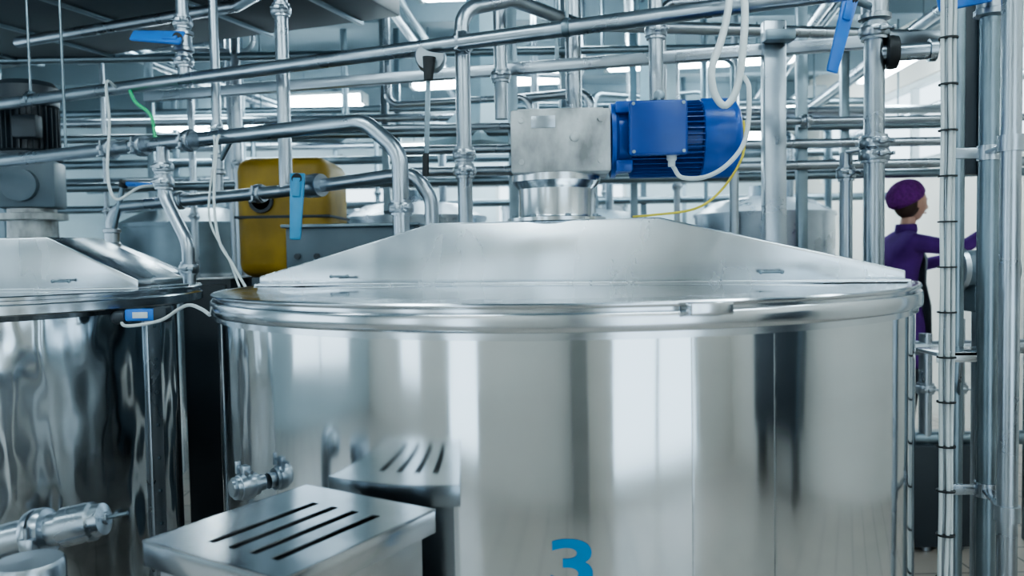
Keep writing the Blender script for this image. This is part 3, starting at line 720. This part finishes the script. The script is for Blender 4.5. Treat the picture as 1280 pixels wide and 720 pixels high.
def head():
    bm = bmesh.new(); bmesh.ops.create_uvsphere(bm, u_segments=48, v_segments=36, radius=1)
    for v in bm.verts:
        x, y, z = v.co
        X = x * .098; Y = y * .074; Z = z * .115
        if z < 0: 
            Y *= 1 - .28 * (-z) ** 1.4; X *= (1 - .05 * (-z)) if x > 0 else (1 - .42 * (-z))
        if x > 0:
            g = lambda cz, cy, sz, sy: math.exp(-((z - cz) / sz) ** 2 - ((abs(y) - cy) / sy) ** 2)
            X += .026 * math.exp(-((z + .22) / .17) ** 2 - (y / .17) ** 2) * (x > .5)
            X += .012 * math.exp(-((z + .0) / .22) ** 2 - (y / .12) ** 2) * (x > .5)
            X += .006 * g(.2, .3, .12, .3)
            X -= .012 * g(.03, .38, .12, .18)
            X += .009 * math.exp(-((z + .50) / .09) ** 2 - (y / .28) ** 2)
            X -= .004 * math.exp(-((z + .52) / .025) ** 2 - (y / .3) ** 2)
            X += .012 * math.exp(-((z + .82) / .16) ** 2 - (y / .35) ** 2)
            X += .005 * g(-.2, .55, .22, .2)
        v.co = (X, Y, Z)
    R = Matrix.Translation((2.495, 5.0, 1.765)) @ Matrix.Rotation(math.radians(12), 4, 'Z') @ Matrix.Rotation(math.radians(2), 4, 'Y')
    me = bpy.data.meshes.new("head"); bm.transform(R); bm.to_mesh(me); bm.free()
    for p in me.polygons: p.use_smooth = True
    me.materials.append(M_SKIN); o = bpy.data.objects.new("head", me); COL.objects.link(o); o.parent = W
    b = B(); w = plain("eye_white", (.8, .8, .78), .3)
    lip = plain("lips", (.5, .16, .14), .5)
    for s in (-1, 1):
        b.sphere(R @ Vector((.078, s * .029, .004)), (.011, .012, .010), w, 16, 10)
        b.sphere(R @ Vector((.086, s * .029, .004)), (.004, .006, .006), M_HAIR, 12, 8)
        b.bar(R @ Vector((.091, s * .015, .027)), R @ Vector((.080, s * .046, .027)), .006, .003, M_HAIR, up=(1, 0, 0), bev=0.001)
        b.sphere(R @ Vector((-.005, s * .073, -.005)), (.016, .008, .028), M_SKIN, 16, 10)
    b.bar(R @ Vector((.094, -.02, -.058)), R @ Vector((.094, .02, -.058)), .010, .008, lip, up=(1, 0, 0), bev=.003)
    b.build("face_details", W)
    b = B()
    b.sphere(R @ Vector((-.028, 0, .0)), (.082, .079, .098), M_HAIR, 24, 16)
    b.build("hair", W)
    bm = bmesh.new(); bmesh.ops.create_uvsphere(bm, u_segments=72, v_segments=32, radius=1)
    dl = [v for v in bm.verts if v.co.z < -.45]; bmesh.ops.delete(bm, geom=dl, context='VERTS')
    for v in bm.verts:
        a = math.atan2(v.co.y, v.co.x); k = 1 + .025 * math.cos(a * 18)
        z = v.co.z; k *= 1 if z > -.2 else .93
        v.co = Vector((v.co.x * .122 * k, v.co.y * .100 * k, v.co.z * .102))
    H = R @ Matrix.Translation((-.042, 0, .042)) @ Matrix.Rotation(math.radians(-30), 4, 'Y')
    bm.transform(H); me = bpy.data.meshes.new("knit_hat"); bm.to_mesh(me); bm.free()
    for p in me.polygons: p.use_smooth = True
    me.materials.append(M_PURPLE); o = bpy.data.objects.new("knit_hat", me); COL.objects.link(o); o.parent = W
    o.modifiers.new("solid", 'SOLIDIFY').thickness = .006
    b = B()
    b.lathe([(.06, 1.575), (.066, 1.60), (.060, 1.635), (.05, 1.63)], (2.465, 5.0, 0), M_COAT, 28)
    b.build("collar", W)
    b = B()
    prof = [(1.50, .118, .07), (1.42, .146, .10), (1.27, .130, .12), (1.13, .156, .15), (.95, .150, .17), (.75, .145, .17)]
    vs = []; n = 9
    for z, x, hw in prof:
        for k in range(n):
            t = -1 + 2 * k / (n - 1); vs.append((2.43 + x * (1 - .35 * t * t) + .012, 5.0 + hw * t, z))
    m0 = len(vs); vs += [(x - .006, y, z) for x, y, z in vs]; fs = []
    for i in range(len(prof) - 1):
        for k in range(n - 1):
            q = [i * n + k, i * n + k + 1, (i + 1) * n + k + 1, (i + 1) * n + k]; fs.append(q); fs.append([j + m0 for j in q[::-1]])
    b.add(vs, fs, M_APRON)
    b.build("apron", W)
head()
def hand(name, wr, d, up):
    wr = Vector(wr); d = Vector(d).normalized(); up = Vector(up); n = (up - d * up.dot(d)).normalized(); s = d.cross(n)
    palm = [(wr, (.024, .018)), (wr + d * .045, (.034, .014)), (wr + d * .085, (.036, .013))]
    skin(name + "_palm", palm, [(0, 1), (1, 2)], M_SKIN)
    for i, (off, L) in enumerate(((.027, .070), (.009, .080), (-.010, .074), (-.028, .058))):
        p0 = wr + d * .07 + s * off; p1 = wr + d * .095 + s * off; 
        d2 = (d * .85 - n * .5).normalized(); d3 = (d * .3 - n * .95).normalized()
        p2 = p1 + d2 * L * .45; p3 = p2 + d3 * L * .32; p4 = p3 + (d3 - d * .4).normalized() * L * .25
        skin("%s_finger_%d" % (name, i + 1), [(p0, .009), (p1, .0095), (p2, .0085), (p3, .008), (p4, .007)], [(0, 1), (1, 2), (2, 3), (3, 4)], M_SKIN)
    t0 = wr + d * .03 + s * .02; t1 = wr + d * .055 + s * .045 - n * .01; t2 = t1 + d * .03 + s * .01 - n * .018; t3 = t2 + d * .02 - n * .02
    skin(name + "_thumb", [(t0, .012), (t1, .011), (t2, .0095), (t3, .008)], [(0, 1), (1, 2), (2, 3)], M_SKIN)
hand("right_hand", (2.88, 4.83, 1.585), (.20, .05, .10), (0, 0, 1))
hand("left_hand", (2.82, 5.10, 1.42), (.22, -.08, .06), (0, 0, 1))
b = B()
b.cyl((3.02, 4.88, 0), (3.02, 4.88, 2.2), .03, M_PIPE); b.tube([(3.02, 4.88, 2.2), (3.02, 4.88, 2.5), (3.02, 5.4, 2.5)], .03, M_PIPE)
b.lathe([(.05, -.03), (.05, .03)], (3.02, 4.88, 1.60), M_PIPE, 24); b.build("process_valve_pipe")
b = B()
b.box((2.55, 5.0, PZ - .02), (.7, .8, .04), M_PIPED, None, .004)
for x in (2.24, 2.86):
    for y in (4.64, 5.36): b.box((x, y, (PZ - .04) / 2), (.04, .04, PZ - .04), M_PIPED, None, .002)
b.build("step_platform")
b = B()
for i, x in enumerate((1.86, 2.02, 2.18)):
    b.cyl((x, 3.9, 0), (x, 3.9, 1.0 + i * .07), .03, M_PIPE); b.clamp((x, 3.9, .8), (0, 0, 1), .03)
b.tube([(1.75, 3.9, 1.0), (2.6, 3.9, 1.0)], .035, M_PIPE); b.tube([(1.75, 3.9, .55), (2.6, 3.9, .55)], .035, M_PIPED)
b.box((2.02, 3.98, .28), (.5, .3, .5), M_DARK, None, .01)
b.build("valve_manifold")

# ------------------------------------------------------------------ world, camera
w = bpy.data.worlds.new("World"); sc.world = w; w.use_nodes = True
t = w.node_tree; bg = t.nodes["Background"]
bg.inputs[0].default_value = (0.70, 0.88, 1.0, 1); bg.inputs[1].default_value = 3.0

cam = bpy.data.cameras.new("Camera"); co = bpy.data.objects.new("Camera", cam); COL.objects.link(co)
cam.sensor_width = 36; cam.lens = 28.125; cam.clip_start = .02
co.matrix_world = Matrix.Translation((0, 0, 1.5)) @ Matrix.Rotation(math.radians(90 - 2.52), 4, 'X') @ Matrix.Rotation(math.radians(-1.0), 4, 'Z')
cam.dof.use_dof = True; cam.dof.focus_distance = 2.2; cam.dof.aperture_fstop = 3.0
sc.camera = co
